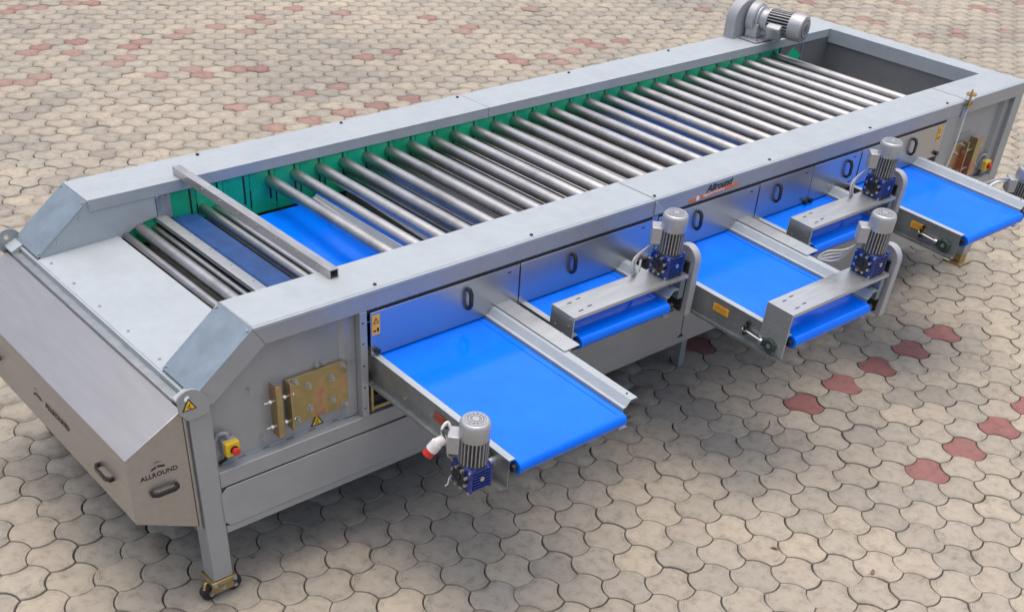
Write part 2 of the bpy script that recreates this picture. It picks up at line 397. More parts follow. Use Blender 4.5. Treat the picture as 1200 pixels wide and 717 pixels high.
def field(name, cl, mat):
    N = len(cl); nv = len(v); V = np.tile(v, (N, 1, 1)); pos = np.array([cell(*c) for c in cl])
    tx, ty = np.random.normal(0, .010, (2, N, 1)); V[:, :, 2] += V[:, :, 0]*tx+V[:, :, 1]*ty+np.random.normal(0, .0018, (N, 1))
    an = np.random.normal(0, .013, (N, 1)); ca, sa = np.cos(an), np.sin(an); xx, yy = V[:, :, 0].copy(), V[:, :, 1].copy()
    V[:, :, 0] = xx*ca-yy*sa; V[:, :, 1] = xx*sa+yy*ca
    V[:, :, :2] += pos[:, None, :]+np.random.normal(0, .0018, (N, 1, 2))
    me = bpy.data.meshes.new(name); nl = len(f3)*3+len(f4)*4
    loop1 = np.array([i for f in f3+f4 for i in f]); cnt = np.array([3]*len(f3)+[4]*len(f4))
    me.vertices.add(N*nv); me.vertices.foreach_set('co', V.ravel())
    me.loops.add(N*nl); me.loops.foreach_set('vertex_index', (loop1[None]+np.arange(N)[:, None]*nv).ravel().astype(np.int32))
    tot = np.tile(cnt, N); me.polygons.add(len(tot)); st = np.concatenate(([0], np.cumsum(tot)[:-1])).astype(np.int32)
    me.polygons.foreach_set('loop_start', st); me.update(calc_edges=True)
    uvl = me.uv_layers.new(name='UVMap'); uv = np.zeros((N, nl, 2)); uv[:, :, 0] = np.where(loop1 == 0, 0, np.where(loop1 <= n, .985, 1.0))[None]
    uv[:, :, 1] = np.random.rand(N, 1); uvl.data.foreach_set('uv', uv.ravel())
    me.materials.append(MATS[mat]); me.validate(); o = bpy.data.objects.new(name, me); COL.objects.link(o); o.parent = pave
    return tag(o, kind='stuff')
rest = [c for c in cells if c not in sset]
field('paver_field', [c for c in rest if c not in RED], 'paver_beige_field')
field('red_paver_field', [c for c in rest if c in RED], 'paver_red_field')

# ------------------------------------------------------------------ the grading machine
GB = Vector((2.83, .905, 0))
grader = empty('roller_grader', GB)
tag(grader, 'long grey steel roller grading machine with green side linings standing on the pavers', 'grader')
H, W, SW, L, XE = 1.30, 1.808, .277, 5.828, 5.98
def G(): return MB(GB)
YI = W-SW                      # inner edge of the far cover
# covers
for a, b in ((0.002, 2.335), (2.338, 5.235), (5.238, XE)):
    G().sheet([(0.0, H-.012), (0.0, H), (SW, H), (SW, H-.055)], -.003, 'yz', a, b).build('top_cover', 'galvanised', grader)
for a, b in ((0.002, 2.505), (2.508, XE)):
    G().sheet([(YI, H-.055), (YI, H), (W, H), (W, H-.06)], -.003, 'yz', a, b).build('top_cover', 'galvanised', grader)
for a, b in ((0.006, 2.331), (2.342, 5.231), (5.242, XE-.004)):
    G().box(a, b, .013, SW-.002, H+.0002, H+.0022).build('cover_sheet', 'galvanised', grader, .0005)
# cover bolts with slots
for x in (.62, 1.52, 2.36, 3.28, 4.22, 5.05):
    o = G().cyl((x, .035, H), (x, .035, H+.008), .009, 6).build('bolt', 'black_plastic', grader)
    inst(o, grader, (.1, W-.07, 0))
S0, S1 = (-.287, 1.086), (0, H)
sl = Vector((S1[0]-S0[0], 0, S1[1]-S0[1]))
for y0, y1 in ((.002, SW), (YI, W-.002)):
    G().sheet([S0, (0, H-.001)], -.004, 'xz', y0, y1).build('slope_cover', 'galvanised_dark', grader, .001)
    for yy in (y0+.014, y1-.014):
        for t in (.05, .95):
            p = Vector((S0[0], yy, S0[1]))+sl*t; nn = Vector((-sl.z, 0, sl.x)).normalized()
            G().cyl(p-nn*.002, p+nn*.005, .007, 8).build('rivet', 'bolt_steel', grader)
# front frame, near side
for nm, poly in (('top_rail', [(0, 1.2955), (XE, 1.2955), (XE, 1.213), (.052, 1.213)]),
                 ('slope_rail', [(-.323, 1.03), (-.287, 1.083), (-.001, 1.2955), (.051, 1.213), (-.213, 1.022), (-.225, 1.03)]),):
    G().prism(poly, 'xz', 0.002, .05).build(nm, 'grey_paint', grader, .002)
def leg(x0, x1, y0, y1, z0, z1, name='leg', mat='grey_paint'):
    return G().box(x0, x1, y0, y1, z0, z1).build(name, mat, grader, .004)
leg(-.323, -.226, .001, .098, .122, 1.03)
leg(5.882, XE, .001, .098, .075, 1.212)
leg(-.323, -.226, W-.098, W, .122, 1.03); leg(5.882, XE, W-.098, W, .075, 1.212)
leg(3.025, 3.075, .215, .265, .0, .60); leg(3.025, 3.075, W-.265, W-.215, .0, .60)
G().box(-.225, 5.881, .002, .056, .606, .685).build('middle_rail', 'grey_paint', grader, .003)
G().box(-.225, 5.881, .002, .05, .36, .398).build('bottom_rail', 'grey_paint', grader, .003)
G().box(-.225, 5.881, .02, .024, .398, .606).build('inner_sheet', 'grey_paint', grader)
for a, b in ((-.232, 2.715), (2.722, 5.86)):
    c = .03
    G().prism([(a, .43), (a+c*.8, .402), (b-c, .402), (b, .43), (b, .575), (b-c, .602), (a+c, .602), (a, .575)], 'xz', -.004, .001).build('lower_panel', 'grey_paint', grader, .0012)
G().box(.513, .55, -.001, .05, .686, 1.2125).build('post', 'grey_paint', grader, .002)
for z in (.73, .84, .95, 1.06, 1.16):
    G().box(.522, .532, -.003, -.001, z, z+.005).build('slot_mark', 'black_print', grader)
# recessed end sheets
G().prism([(-.224, .686), (.512, .686), (.512, 1.2125), (.06, 1.2125), (-.224, 1.01)], 'xz', .056, .06).build('side_sheet', 'grey_paint', grader)
G().sheet([(.435, .0555), (.452, .04), (.511, .04)], .002, 'xy', .69, 1.2).build('folded_edge', 'grey_paint', grader)
G().box(5.232, 5.88, .056, .06, .686, 1.2125).build('side_sheet', 'grey_paint', grader)
G().box(5.052, 5.231, .004, .05, .686, 1.2125).build('post', 'grey_paint', grader, .002)
G().sheet([(5.80, .0555), (5.815, .03), (5.8815, .03)], .002, 'xy', .69, 1.2).build('folded_edge', 'grey_paint', grader)
# stitched lip on the ledge of the left recess
for k in range(6):
    x = -.19+k*.12
    G().box(x, x+.085, .05, .0555, .686, .694).build('weld_seam', 'galvanised', grader)
# far side of the frame
G().prism([(-.323, 1.03), (-.287, 1.083), (0, 1.2955), (XE, 1.2955), (XE, .36), (-.323, .36)], 'xz', W-.006, W-.002).build('far_side_sheet', 'grey_paint', grader)
# interior
def panel_at(xa, xb, y, nrm):
    b = G().box(xa, xb, min(y, y+nrm*.004), max(y, y+nrm*.004), 1.02, 1.248)
    return b
GY = YI+.012
k0 = .416
pitch_x = .1555
gx = []
x = k0
while x < 5.27:
    x1 = min(x+pitch_x, 5.27); gx.append((x, x1)); x = x1
for a, b in gx:
    o = panel_at(a+.0015, b-.0015, GY, 1).build('side_lining', 'green_panel', grader, .0008)
    xm = a+.1215
    G().box(xm-.0055, xm+.0055, GY-.0015, GY+.0005, 1.085, 1.236).build('slot', 'black_print', o)
    G().box(a-.004, a+.004, GY-.0018, GY+.0004, 1.06, 1.15).build('slot', 'black_print', o)
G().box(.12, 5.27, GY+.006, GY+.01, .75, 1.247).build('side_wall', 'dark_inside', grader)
G().box(.12, 5.27, SW-.02, SW-.016, .995, 1.247).build('near_lining', 'green_panel', grader)
# green corner by the first rollers
G().prism([(.10, 1.02), (.34, 1.02), (.34, 1.145), (.20, 1.135), (.11, 1.09)], 'xz', GY-.0005, GY+.003).build('side_lining', 'green_panel', grader)
# cheek plates of the infeed
for y0, y1 in ((YI+.003, YI+.006), (SW-.006, SW-.003)):
    G().prism([(-.27, 1.07), (-.278, 1.088), (-.004, 1.292), (.345, 1.292), (.345, 1.14), (.24, 1.125), (.13, 1.07)], 'xz', y0, y1).build('infeed_cheek', 'galvanised', grader)
G().box(.347, .365, YI-.004, YI+.004, 1.13, 1.245).build('corner_angle', 'galvanised_dark', grader, .001)
G().box(.366, .428, YI+.004, YI+.009, 1.12, 1.247).build('corner_angle', 'grey_paint', grader, .001)
for x in (.352, .372, .40):
    G().cyl((x, YI-.006, 1.235), (x, YI+.004, 1.235), .007, 8).build('rivet', 'bolt_steel', grader)
for t in (.28, .72, .92):
    p = Vector((S0[0], 0, S0[1]))+sl*t
    G().cyl((p.x+.03, YI-.002, p.z-.015), (p.x+.03, YI+.004, p.z-.015), .006, 8).build('rivet', 'bolt_steel', grader)
G().sheet([(-.30, 1.045), (-.287, 1.072), (-.27, 1.076), (.125, 1.088), (.135, 1.075)], .003, 'xz', SW-.002, YI+.002).build('infeed_plate', 'galvanised', grader)
for y in (.36, .65, .93, 1.2, 1.45):
    G().cyl((-.255, y, 1.078), (-.255, y, 1.085), .007, 8).build('rivet', 'bolt_steel', grader)
G().box(-.345, -.30, .004, W-.004, 1.0, 1.052).build('front_lip', 'rail_steel', grader, .004)
G().box(-.2995, -.262, .003, W-.003, 1.03, 1.0715).build('lip_rail', 'galvanised', grader, .002)
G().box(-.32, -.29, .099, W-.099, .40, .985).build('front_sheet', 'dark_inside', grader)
# rollers
def roller(nm, x, z, r, y0=None, y1=None, mat='roller_steel'):
    y0 = SW-.02 if y0 is None else y0; y1 = YI+.018 if y1 is None else y1
    return G().lathe([(r*.55, y0), (r*.97, y0+.001), (r, y0+.006), (r, y1-.006), (r*.97, y1-.001), (r*.55, y1)], (x, 0, z), (0, 1, 0), 26).build(nm, mat, grader)
RZ = 1.182
r0_ = roller('roller', 1.004, RZ, .0315)
for k in range(1, 28): inst(r0_, grader, (k*.15552, 0, .0004*k))
lo_ = roller('lower_roller', 1.495, 1.115, .021)
for k in range(1, 24): inst(lo_, grader, (k*.15552, 0, 0))
roller('feed_roller', .165, 1.083, .020); roller('feed_roller', .245, 1.10, .031)
roller('feed_roller', .325, 1.085, .018)
roller('feed_roller', .60, 1.125, .0225); roller('feed_roller', .672, 1.11, .017)
G().box(.330, .388, SW+.005, YI-.002, 1.118, 1.143).build('cross_bar', 'bracket_steel', grader, .003)
for k in range(6):
    y = .45+k*.2
    G().cyl((.372, y, 1.143), (.372, y, 1.146), .006, 8).build('rivet', 'bolt_steel', grader)
G().sheet([(.40, 1.085), (.43, 1.112), (.555, 1.105), (.575, 1.08)], .006, 'xz', SW, YI+.004).build('apron', 'apron_blue', grader, .002)
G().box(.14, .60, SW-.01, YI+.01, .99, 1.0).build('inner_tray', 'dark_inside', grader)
G().box(.60, .66, SW-.01, YI+.01, .99, 1.075).build('dark_beam', 'dark_inside', grader)
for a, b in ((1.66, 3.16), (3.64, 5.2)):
    G().box(a, b, SW-.01, YI+.010, 1.0895, 1.0915).build('roller_gap_shade', 'dark_inside', grader)  # dark sheets standing in for the shade below the roller gaps
# discharge end
G().sheet([(L, H-.09), (L, H), (XE, H), (XE, .36)], -.003, 'xz', SW+.0005, YI-.0005).build('end_cover', 'galvanised', grader)
G().box(L+.02, L+.024, .06, W-.06, .62, 1.23).build('end_sheet', 'hood_grey', grader)
G().box(5.275, L+.02, YI+.004, YI+.008, .62, 1.249).build('end_cheek', 'hood_grey', grader)
G().box(5.275, L+.02, SW-.01, SW-.006, .62, 1.249).build('end_cheek', 'hood_grey', grader)
G().box(5.52, 5.535, YI-.001, YI+.003, .9, 1.249).build('corner_angle', 'galvanised_dark', grader)
G().sheet([(5.21, 1.13), (L+.02, .80)], .004, 'xz', SW, YI).build('void_shade_sheet', 'hood_grey', grader)  # sloping dark sheet added for the shade at the bottom of the void
G().prism([(5.35, 1.17), (5.42, 1.225), (5.52, 1.16), (5.49, 1.12)], 'xz', YI-.002, YI+.003).build('lining_corner', 'green_panel', grader)
G().sheet([(XE+.004, 1.27), (XE+.02, 1.285), (XE+.26, 1.20)], .003, 'xz', .12, W-.12).build('end_chute', 'galvanised', grader)
# cavity behind the conveyor openings; dark beam and floor added as its shade
G().box(.551, 5.05, .13, .15, .686, .80).build('dark_beam', 'dark_inside', grader)
G().box(.551, 5.88, .3, W-.02, .60, .604).build('dark_floor', 'dark_inside', grader)

# doors with handles
HB = MB(GB)
def handle_mesh(c, ux, uz, nrm, ln, name, parent):
    c = Vector(c); ux = Vector(ux); uz = Vector(uz); n_ = Vector(nrm)
    h = ln/2; d = .032; w = .010
    b = G()
    pts = [(-h, 0), (-h, d*.55), (-h+.025, d), (h-.025, d), (h, d*.55), (h, 0)]
    inn = [(-h+.013, 0), (-h+.013, d*.42), (-h+.030, d-.011), (h-.030, d-.011), (h-.013, d*.42), (h-.013, 0)]
    vs = []; N = 6
    for s in (-1, 1):
        vs += [c+uz*p[0]+n_*p[1]+ux*(s*w) for p in pts]+[c+uz*p[0]+n_*p[1]+ux*(s*w) for p in inn]
    fs = []
    for i in range(N-1):
        fs += [(i, i+1, N+i+1, N+i), (2*N+i, 3*N+i, 3*N+i+1, 2*N+i+1), (i, 2*N+i, 2*N+i+1, i+1), (N+i, N+i+1, 3*N+i+1, 3*N+i)]
    b.add(vs, fs)
    return b.build(name, 'black_plastic', parent, .002)
doors = [(.566, 1.425, 1.11), (1.431, 2.328, 1.769), (2.375, 3.186, 2.689), (3.192, 3.674, 3.358), (3.679, 4.138, 4.021), (4.144, 5.045, 4.693)]
for a, b, hx in doors:
    d = G().box(a, b, -.004, 0.0, .988, 1.199).build('door', 'stainless_door', grader, .001)
    G().box(a+.002, b-.002, 0.0, .018, .988, .991).build('door_flange', 'stainless_door', d)
    handle_mesh((hx, -.004, 1.113), (1, 0, 0), (0, 0, 1), (0, -1, 0), .105, 'handle', d)
    for zz in (1.02, 1.17):
        G().box(b-.075, b-.055, -.0055, -.004, zz, zz+.006).build('screw_slot', 'black_print', d)
G().box(.551, 5.05, .004, .01, 1.195, 1.2125).build('gasket', 'black_plastic', grader)
for x, z in ((.592, 1.012), (3.655, .995), (3.70, .995), (5.01, 1.01)):
    G().cyl((x, -.022, z), (x, 0.0, z), .014, 12).build('latch_knob', 'black_plastic', grader)
for x in (1.428, 3.189, 4.141):
    G().box(x-.003, x+.003, -.006, -.0045, 1.03, 1.185).build('door_slit', 'black_print', grader)
# split cover between the two frame halves
G().prism([(2.33, 1.213), (2.372, 1.213), (2.372, 1.0), (2.33, 1.0)], 'xz', .0, .03).build('joint_plate', 'galvanised_dark', grader)
G().prism([(2.335, 1.222), (2.42, 1.222), (2.35, 1.29), (2.335, 1.29)], 'xz', -.004, .001).build('joint_plate', 'galvanised', grader, .001)

# yellow zinc bearing plates with tensioners
def bolt(b, p, n_, r=.011, h=.012, st=.01):
    p = Vector(p); n_ = Vector(n_)
    b.cyl(p, p+n_*.003, r*1.35, 12); b.cyl(p+n_*.003, p+n_*(.003+h), r, 6); b.cyl(p+n_*(.003+h), p+n_*(.003+h+st), r*.55, 8)
def bearing(x0, x1, bx0, bx1, mirror):
    pl = G().box(x0, x1, .038, .05, .758, .99).build('bearing_plate', 'yellow_zinc', grader, .001)
    e = x0 if not mirror else x1
    G().box(e-.008, e+.004, .0, .05, .758, .992).build('plate_flange', 'yellow_zinc', pl, .001)
    G().sheet([(bx0, .055), (bx0, .0), (bx1, 0)], .006, 'xy', .745, 1.0).build('tension_bracket', 'yellow_zinc', pl, .001)
    for u, w_ in ((.12, .92), (.92, .92), (.33, .74), (.72, .74), (.33, .26), (.72, .26), (.92, .1), (.12, .1)):
        b = G(); bolt(b, (x0+(x1-x0)*u, .038, .758+.232*w_), (0, -1, 0), .012); b.build('bolt', 'bolt_steel', pl)
    for z in (.80, .925):
        b = G(); xa, xb = (bx0-.05, x0+.02) if not mirror else (x1-.02, bx1+.05)
        b.cyl((xa, .022, z), (xb, .022, z), .006, 10)
        for xx in ((bx0-.022, bx0+.014, x0-.03, x0+.008) if not mirror else (bx1+.022, bx1-.014, x1+.03, x1-.008)):
            b.cyl((xx-.006, .022, z), (xx+.006, .022, z), .012, 6)
        b.build('tension_rod', 'bolt_steel', pl)
bearing(.155, .463, .077, .107, False)
bearing(5.10, 5.44, 5.54, 5.61, True)
for x, z in ((-.02, 1.0), (.02, .745), (.31, 1.01), (.345, 1.01), (.49, .975), (.465, .975), (5.66, .93)):
    b = G(); bolt(b, (x, .056, z), (0, -1, 0), .009); b.build('bolt', 'bolt_steel', grader)
for k in range(5):
    G().cyl((5.39+k*.025, .0555, 1.042), (5.39+k*.025, .056, 1.042), .005, 8).build('vent_hole', 'black_print', grader)

# emergency stops
def estop(x, z):
    b = G().box(x-.033, x+.033, -.004, .05, z-.032, z+.032).build('emergency_stop', 'yellow', grader, .004)
    G().box(x-.034, x+.034, .020, .054, z-.033, z+.033).build('stop_base', 'cable_grey', b, .004)
    G().lathe([(.013, 0), (.013, .012), (.0175, .014), (.0175, .023), (.013, .027)], (x+.004, -.004, z-.003), (0, -1, 0), 20).build('stop_button', 'red_plastic', b)
    G().lathe([(.019, 0), (.019, .005)], (x+.004, -.004, z-.003), (0, -1, 0), 20).build('button_collar', 'black_plastic', b)
    G().tube([(x-.005, .04, z+.03), (x-.005, .03, z+.062), (x-.03, .035, z+.07), (x-.05, .05, z+.045), (x-.055, .055, z-.02)], .008).build('cable', 'cable_grey', b)
    G().tube([(x-.01, .04, z-.03), (x-.02, .035, z-.06), (x-.045, .05, z-.085)], .007).build('cable', 'black_plastic', b)
estop(-.15, .782); estop(5.80, .765)

# warning triangles
def warn(c, size, n_, ux, uy, parent):
    c = Vector(c); ux = Vector(ux); uy = Vector(uy); n_ = Vector(n_)
    def tri(s, lift, mat, nm):
        P = [c+ux*(-s)+uy*(-s*.58), c+ux*s+uy*(-s*.58), c+uy*(s*1.155)]
        vs = [p+n_*lift for p in P]+[p+n_*(lift+.0006) for p in P]
        b = G(); b.add(vs, [(0, 1, 2), (5, 4, 3), (0, 3, 4, 1), (1, 4, 5, 2), (2, 5, 3, 0)]); return b.build(nm, mat, parent)
    t = tri(size, .001, 'black_print', 'warning_sign'); tri(size*.74, .0022, 'yellow', 'sign_face')
    b = G()
    for dx, dy, w_, h_ in ((-.1, .05, .32, .12), (.08, .2, .12, .35), (-.05, -.2, .45, .1), (.15, -.32, .12, .2)):
        q = c+n_*.0036+ux*(dx*size)+uy*(dy*size)
        vs = [q+ux*(sx*w_*size*.5)+uy*(sy*h_*size*.5) for sx, sy in ((-1, -1), (1, -1), (1, 1), (-1, 1))]
        b.add(vs, [(0, 1, 2, 3)])
    b.build('sign_glyph', 'black_print', parent)
warn((.300, .0545, .722), .034, (0, -1, 0), (1, 0, 0), (0, 0, 1), grader)
# lifting lugs
def lug(y0, y1, sticker):
    cx, cz, r = -.302, 1.068, .054
    pts = [(cx+r*1.25, cz-.06), (cx+r*1.25, cz+.005)]
    for k in range(13):
        a = R(35+k*13.5); pts.append((cx-.012+r*math.cos(a), cz+.022+r*.82*math.sin(a)))
    pts += [(cx-r-.01, cz-.03), (cx-.03, cz-.075)]
    hx, hz = cx-.022, cz+.028; N = 40; ou, inn = [], []
    for k in range(N):
        an = 2*math.pi*k/N; dx, dz = math.cos(an), math.sin(an); best = None
        for (ax, az), (bx, bz) in zip(pts, pts[1:]+pts[:1]):
            ex, ez = bx-ax, bz-az; den = dx*ez-dz*ex
            if abs(den) < 1e-9: continue
            t = ((ax-hx)*ez-(az-hz)*ex)/den; u = ((ax-hx)*dz-(az-hz)*dx)/den
            if t > 0 and -1e-6 <= u <= 1+1e-6: best = t if best is None else max(best, t)
        ou.append((hx+dx*best, hz+dz*best)); inn.append((hx+dx*.0135, hz+dz*.0135))
    vs = [(p[0], y, p[1]) for y in (y0, y1) for p in ou+inn]; fs = []
    for k in range(N):
        j = (k+1) % N
        fs += [(k, j, N+j, N+k), (2*N+k, 3*N+k, 3*N+j, 2*N+j), (k, 2*N+k, 2*N+j, j), (N+k, N+j, 3*N+j, 3*N+k)]
    lg = G().add(vs, fs).build('lifting_lug', 'grey_paint', grader)
    return lg
lg = lug(-.012, -.001, True); lug(W+.001, W+.012, False)
warn((-.322, -.0125, 1.064), .032, (0, -1, 0), (1, 0, 0), (0, 0, 1), lg)
for y0, y1 in ((.0, .09), (W-.09, W)):
    G().prism([(-.345, 1.06), (-.285, 1.085), (-.26, 1.075), (-.345, 1.035)], 'xz', y0, y1).build('lip_corner', 'galvanised', grader, .002)

# infeed chute of brushed stainless sheet
CH = [(-.345, 1.035), (-.612, .897), (-.614, .580), (-.395, .468), (-.345, .445)]
def grow(p, k): return p
ch = G().prism(CH, 'xz', .018, W-.018).build('infeed_chute', 'stainless', grader, .0025)
G().box(-.3445, -.335, .012, .03, .43, 1.03).build('chute_flange', 'stainless', ch, .001)
G().box(-.334, -.324, .02, .04, .42, 1.02).build('chute_flange', 'rail_steel', ch, .001)
handle_mesh((-.470, .018, .703), (0, 0, 1), (1, 0, .0), (0, -1, 0), .125, 'handle', ch)
handle_mesh((-.614, .245, .72), (0, 0, 1), (0, 1, 0), (-1, 0, 0), .14, 'handle', ch)
handle_mesh((-.614, 1.45, .72), (0, 0, 1), (0, 1, 0), (-1, 0, 0), .14, 'handle', ch)
text_mesh('lettering', 'ALLROUND', .030, basis((-.562, .0172, .775), (1, 0, 0), (0, 0, 1)), 'black_print', ch, GB, spacing=1.05, bold=.0006)
text_mesh('lettering', 'ALLROUND', .046, basis((-.6152, .853, .722), (0, -1, 0), (0, 0, 1)), 'black_print', ch, GB, spacing=1.05, bold=.0006)
def logo(M, s):
    b = G()
    a1 = [(0, 0), (.52, .20), (1.0, .10), (1.0, .26), (.52, .38)]; a2 = [(.16, .30), (.5, .44), (.86, .32), (.5, .38)]
    bar = [(0, -.05), (.38, .10), (.38, -.02), (0, -.17)]; bar2 = [(.46, .13), (1.0, .02), (1.0, -.12), (.46, -.01)]
    for poly in (bar, bar2, a2):
        vs = [M @ Vector((u*s, w_*s, .0006)) for u, w_ in poly]; b.add(vs, [tuple(range(len(poly)))])
    b.build('emblem', 'black_print', ch)
logo(basis((-.512, .0172, .818), (1, 0, 0), (0, 0, 1)), .062)
logo(basis((-.6152, .985, .738), (0, -1, 0), (0, 0, 1)), .09)
G().prism([(-.335, .455), (-.225, .455), (-.225, .33)], 'xz', .06, .066).build('brace', 'grey_paint', grader)

# wheels under the front legs
def caster(y):
    c = G().box(-.338, -.212, y-.058, y+.058, .098, .121).build('caster_plate', 'yellow_zinc', grader, .002)
    for s in (-1, 1):
        G().prism([(-.345, .03), (-.205, .03), (-.235, .097), (-.315, .097)], 'xz', y+s*.026-.003, y+s*.026+.003).build('caster_fork', 'yellow_zinc', c, .002)
    for x in (-.335, -.212):
        w_ = G().lathe([(.020, -.020), (.034, -.020), (.0405, -.014), (.0405, .014), (.034, .020), (.020, .020)], (x, y, .0415), (0, 1, 0), 26).build('wheel', 'rubber', c)
        G().cyl((x, y-.036, .0415), (x, y+.036, .0415), .010, 8).build('axle', 'bolt_steel', c)
    for dx in (-.05, .05):
        b = G(); bolt(b, (-.275+dx, y-.058, .109), (0, -1, 0), .008, .008, .004); b.build('bolt', 'bolt_steel', c)
    b = G(); bolt(b, (-.275, y-.030, .062), (0, -1, 0), .011, .01, .004); b.build('bolt', 'bolt_steel', c)
    G().tube([(-.335, y-.03, .11), (-.36, y-.04, .13), (-.375, y-.045, .10)], .006).build('brake_lever', 'brass', c)
caster(.05); caster(W-.05)
for y in (.05, W-.05):
    G().box(5.85, 6.012, y-.075, y+.075, .001, .014).build('foot_plate', 'yellow_zinc', grader, .002)
    G().box(5.89, 5.972, y-.041, y+.041, .014, .0745).build('foot_post', 'yellow_zinc', grader, .003)

# maker's plate on the top rail
G().prism([(2.600, 1.222), (2.640, 1.222), (2.95, 1.236), (2.99, 1.236), (2.995, 1.252), (2.95, 1.252), (2.64, 1.240), (2.606, 1.240)], 'xz', -.0005, .0015).build('maker_banner', 'orange_print', grader)
G().cyl((2.667, -.0015, 1.235), (2.667, .001, 1.235), .013, 18).build('banner_emblem', 'white_print', grader)
text_mesh('banner_lettering', 'Allround', .056, basis((2.735, .0008, 1.250), (1, 0, .02), (0, 0, 1)), 'black_print', grader, GB, shear=.25, extrude=.0005, bold=.0012)
text_mesh('banner_lettering', 'Vegetable Processing', .020, basis((2.705, -.0012, 1.2315), (1, 0, .035), (0, 0, 1)), 'white_print', grader, GB, shear=.2)
# yellow pinch sign plates on the first and last door
def pinch(x):
    p = G().box(x, x+.042, -.0062, -.0046, 1.09, 1.185).build('pinch_sign', 'sticker_amber', grader)
    b = G()
    c = Vector((x+.021, -.0066, 1.155))
    b.add([c+Vector((-.016, 0, -.012)), c+Vector((.016, 0, -.012)), c+Vector((0, 0, .017))], [(0, 1, 2)])
    b.add([Vector((x+.006, -.0066, 1.105)), Vector((x+.022, -.0066, 1.105)), Vector((x+.022, -.0066, 1.113)), Vector((x+.006, -.0066, 1.113))], [(0, 1, 2, 3)])
    b.add([Vector((x+.026, -.0066, 1.103)), Vector((x+.036, -.0066, 1.103)), Vector((x+.036, -.0066, 1.122)), Vector((x+.026, -.0066, 1.122))], [(0, 1, 2, 3)])
    b.build('sign_glyph', 'black_print', p)
    c2 = c+Vector((0, -.0005, -.001))
    G().add([c2+Vector((-.010, 0, -.008)), c2+Vector((.010, 0, -.008)), c2+Vector((0, 0, .010))], [(0, 1, 2)]).build('sign_glyph', 'sticker_amber', p)
pinch(.572); pinch(4.965)
# drip oiler
ol = G().cyl((5.232, -.012, 1.268), (5.232, -.012, 1.280), .031, 20).build('drip_oiler', 'brass', grader)
G().lathe([(.027, 0), (.027, .060)], (5.232, -.012, 1.278), n=20).build('oil_glass', 'clear_glass', ol)
G().cyl((5.232, -.012, 1.336), (5.232, -.012, 1.348), .032, 20).build('oiler_cap', 'brass', ol)
G().cyl((5.232, -.012, 1.278), (5.232, -.012, 1.37), .006, 10).build('oiler_stem', 'brass', ol)
G().cyl((5.232, -.012, 1.25), (5.232, -.012, 1.272), .012, 6).build('oiler_fitting', 'bolt_steel', ol)
G().box(5.20, 5.225, -.008, 0.0, 1.20, 1.27).build('oiler_bracket', 'galvanised', ol)
G().tube([(5.232, -.012, 1.25), (5.228, -.014, 1.15), (5.222, -.012, .98), (5.215, .0, .86)], .006).build('oil_pipe', 'white_plastic', ol)

# drive on the far cover
def drive():
    zc = H+.125
    pts = [(4.945, H-.35)]
    for k in range(17):
        a = math.pi-k*math.pi/16; pts.append((5.085+.14*math.cos(a), H+.105+.14*math.sin(a)))
    pts.append((5.225, H-.35))
    G().prism(pts, 'xz', W-.075, W+.012).build('chain_guard', 'guard_grey', grader, .004)
    G().box(5.0, 5.42, 1.56, W-.09, H+.003, H+.012).build('motor_base', 'motor_silver', grader, .002)
    o_ = Vector((5.13, W-.076, zc)); d = Vector((.18, -.983, 0)).normalized()
    def lt(prof, nm, mat, par, n=30): return G().lathe(prof, o_, d, n).build(nm, mat, par)
    gb = lt([(.085, 0), (.105, .006), (.105, .06), (.095, .07)], 'gear_housing', 'motor_silver', grader)
    M = basis(o_, d, Vector((0, 0, 1)).cross(d))
    G().box(.005, .10, -.085, .085, -.113, -.02, M).build('housing_foot', 'motor_silver', gb, .006)
    lt([(.078, .07), (.088, .072), (.088, .086), (.07, .096), (.068, .135), (.084, .14), (.084, .153), (.07, .156)], 'adapter', 'motor_silver', gb)
    mo = lt([(.066, .155), (.066, .36)], 'motor', 'motor_gap_shade', grader)
    m = G()
    for k in range(26):
        m.box(.157, .33, -.0028, .0028, .06, .084, M @ Matrix.Rotation(2*math.pi*k/26, 4, 'X'))
    tag(m.build('cooling_fins', 'motor_fin', mo), kind='stuff')
    lt([(.082, .318), (.089, .322), (.089, .395), (.082, .418), (.062, .424)], 'fan_cover', 'motor_silver', mo)
    lt([(.060, .4235), (.060, .4255)], 'grille', 'dark_inside', mo)
    for rr in (.016, .034, .052):
        lt([(rr-.003, .4256), (rr+.003, .4256), (rr+.003, .4275), (rr-.003, .4275)], 'grille_bar', 'motor_silver', mo)
    G().box(.175, .285, .062, .122, -.045, .05, M @ Matrix.Rotation(R(205), 4, 'X')).build('terminal_box', 'motor_silver', mo, .01)
    for x_, y_ in ((5.02, 1.58), (5.25, 1.575), (5.38, 1.58)):
        b = G(); bolt(b, (x_, y_, H+.012), (0, 0, 1), .01, .009, .006); b.build('bolt', 'bolt_steel', gb)
drive()

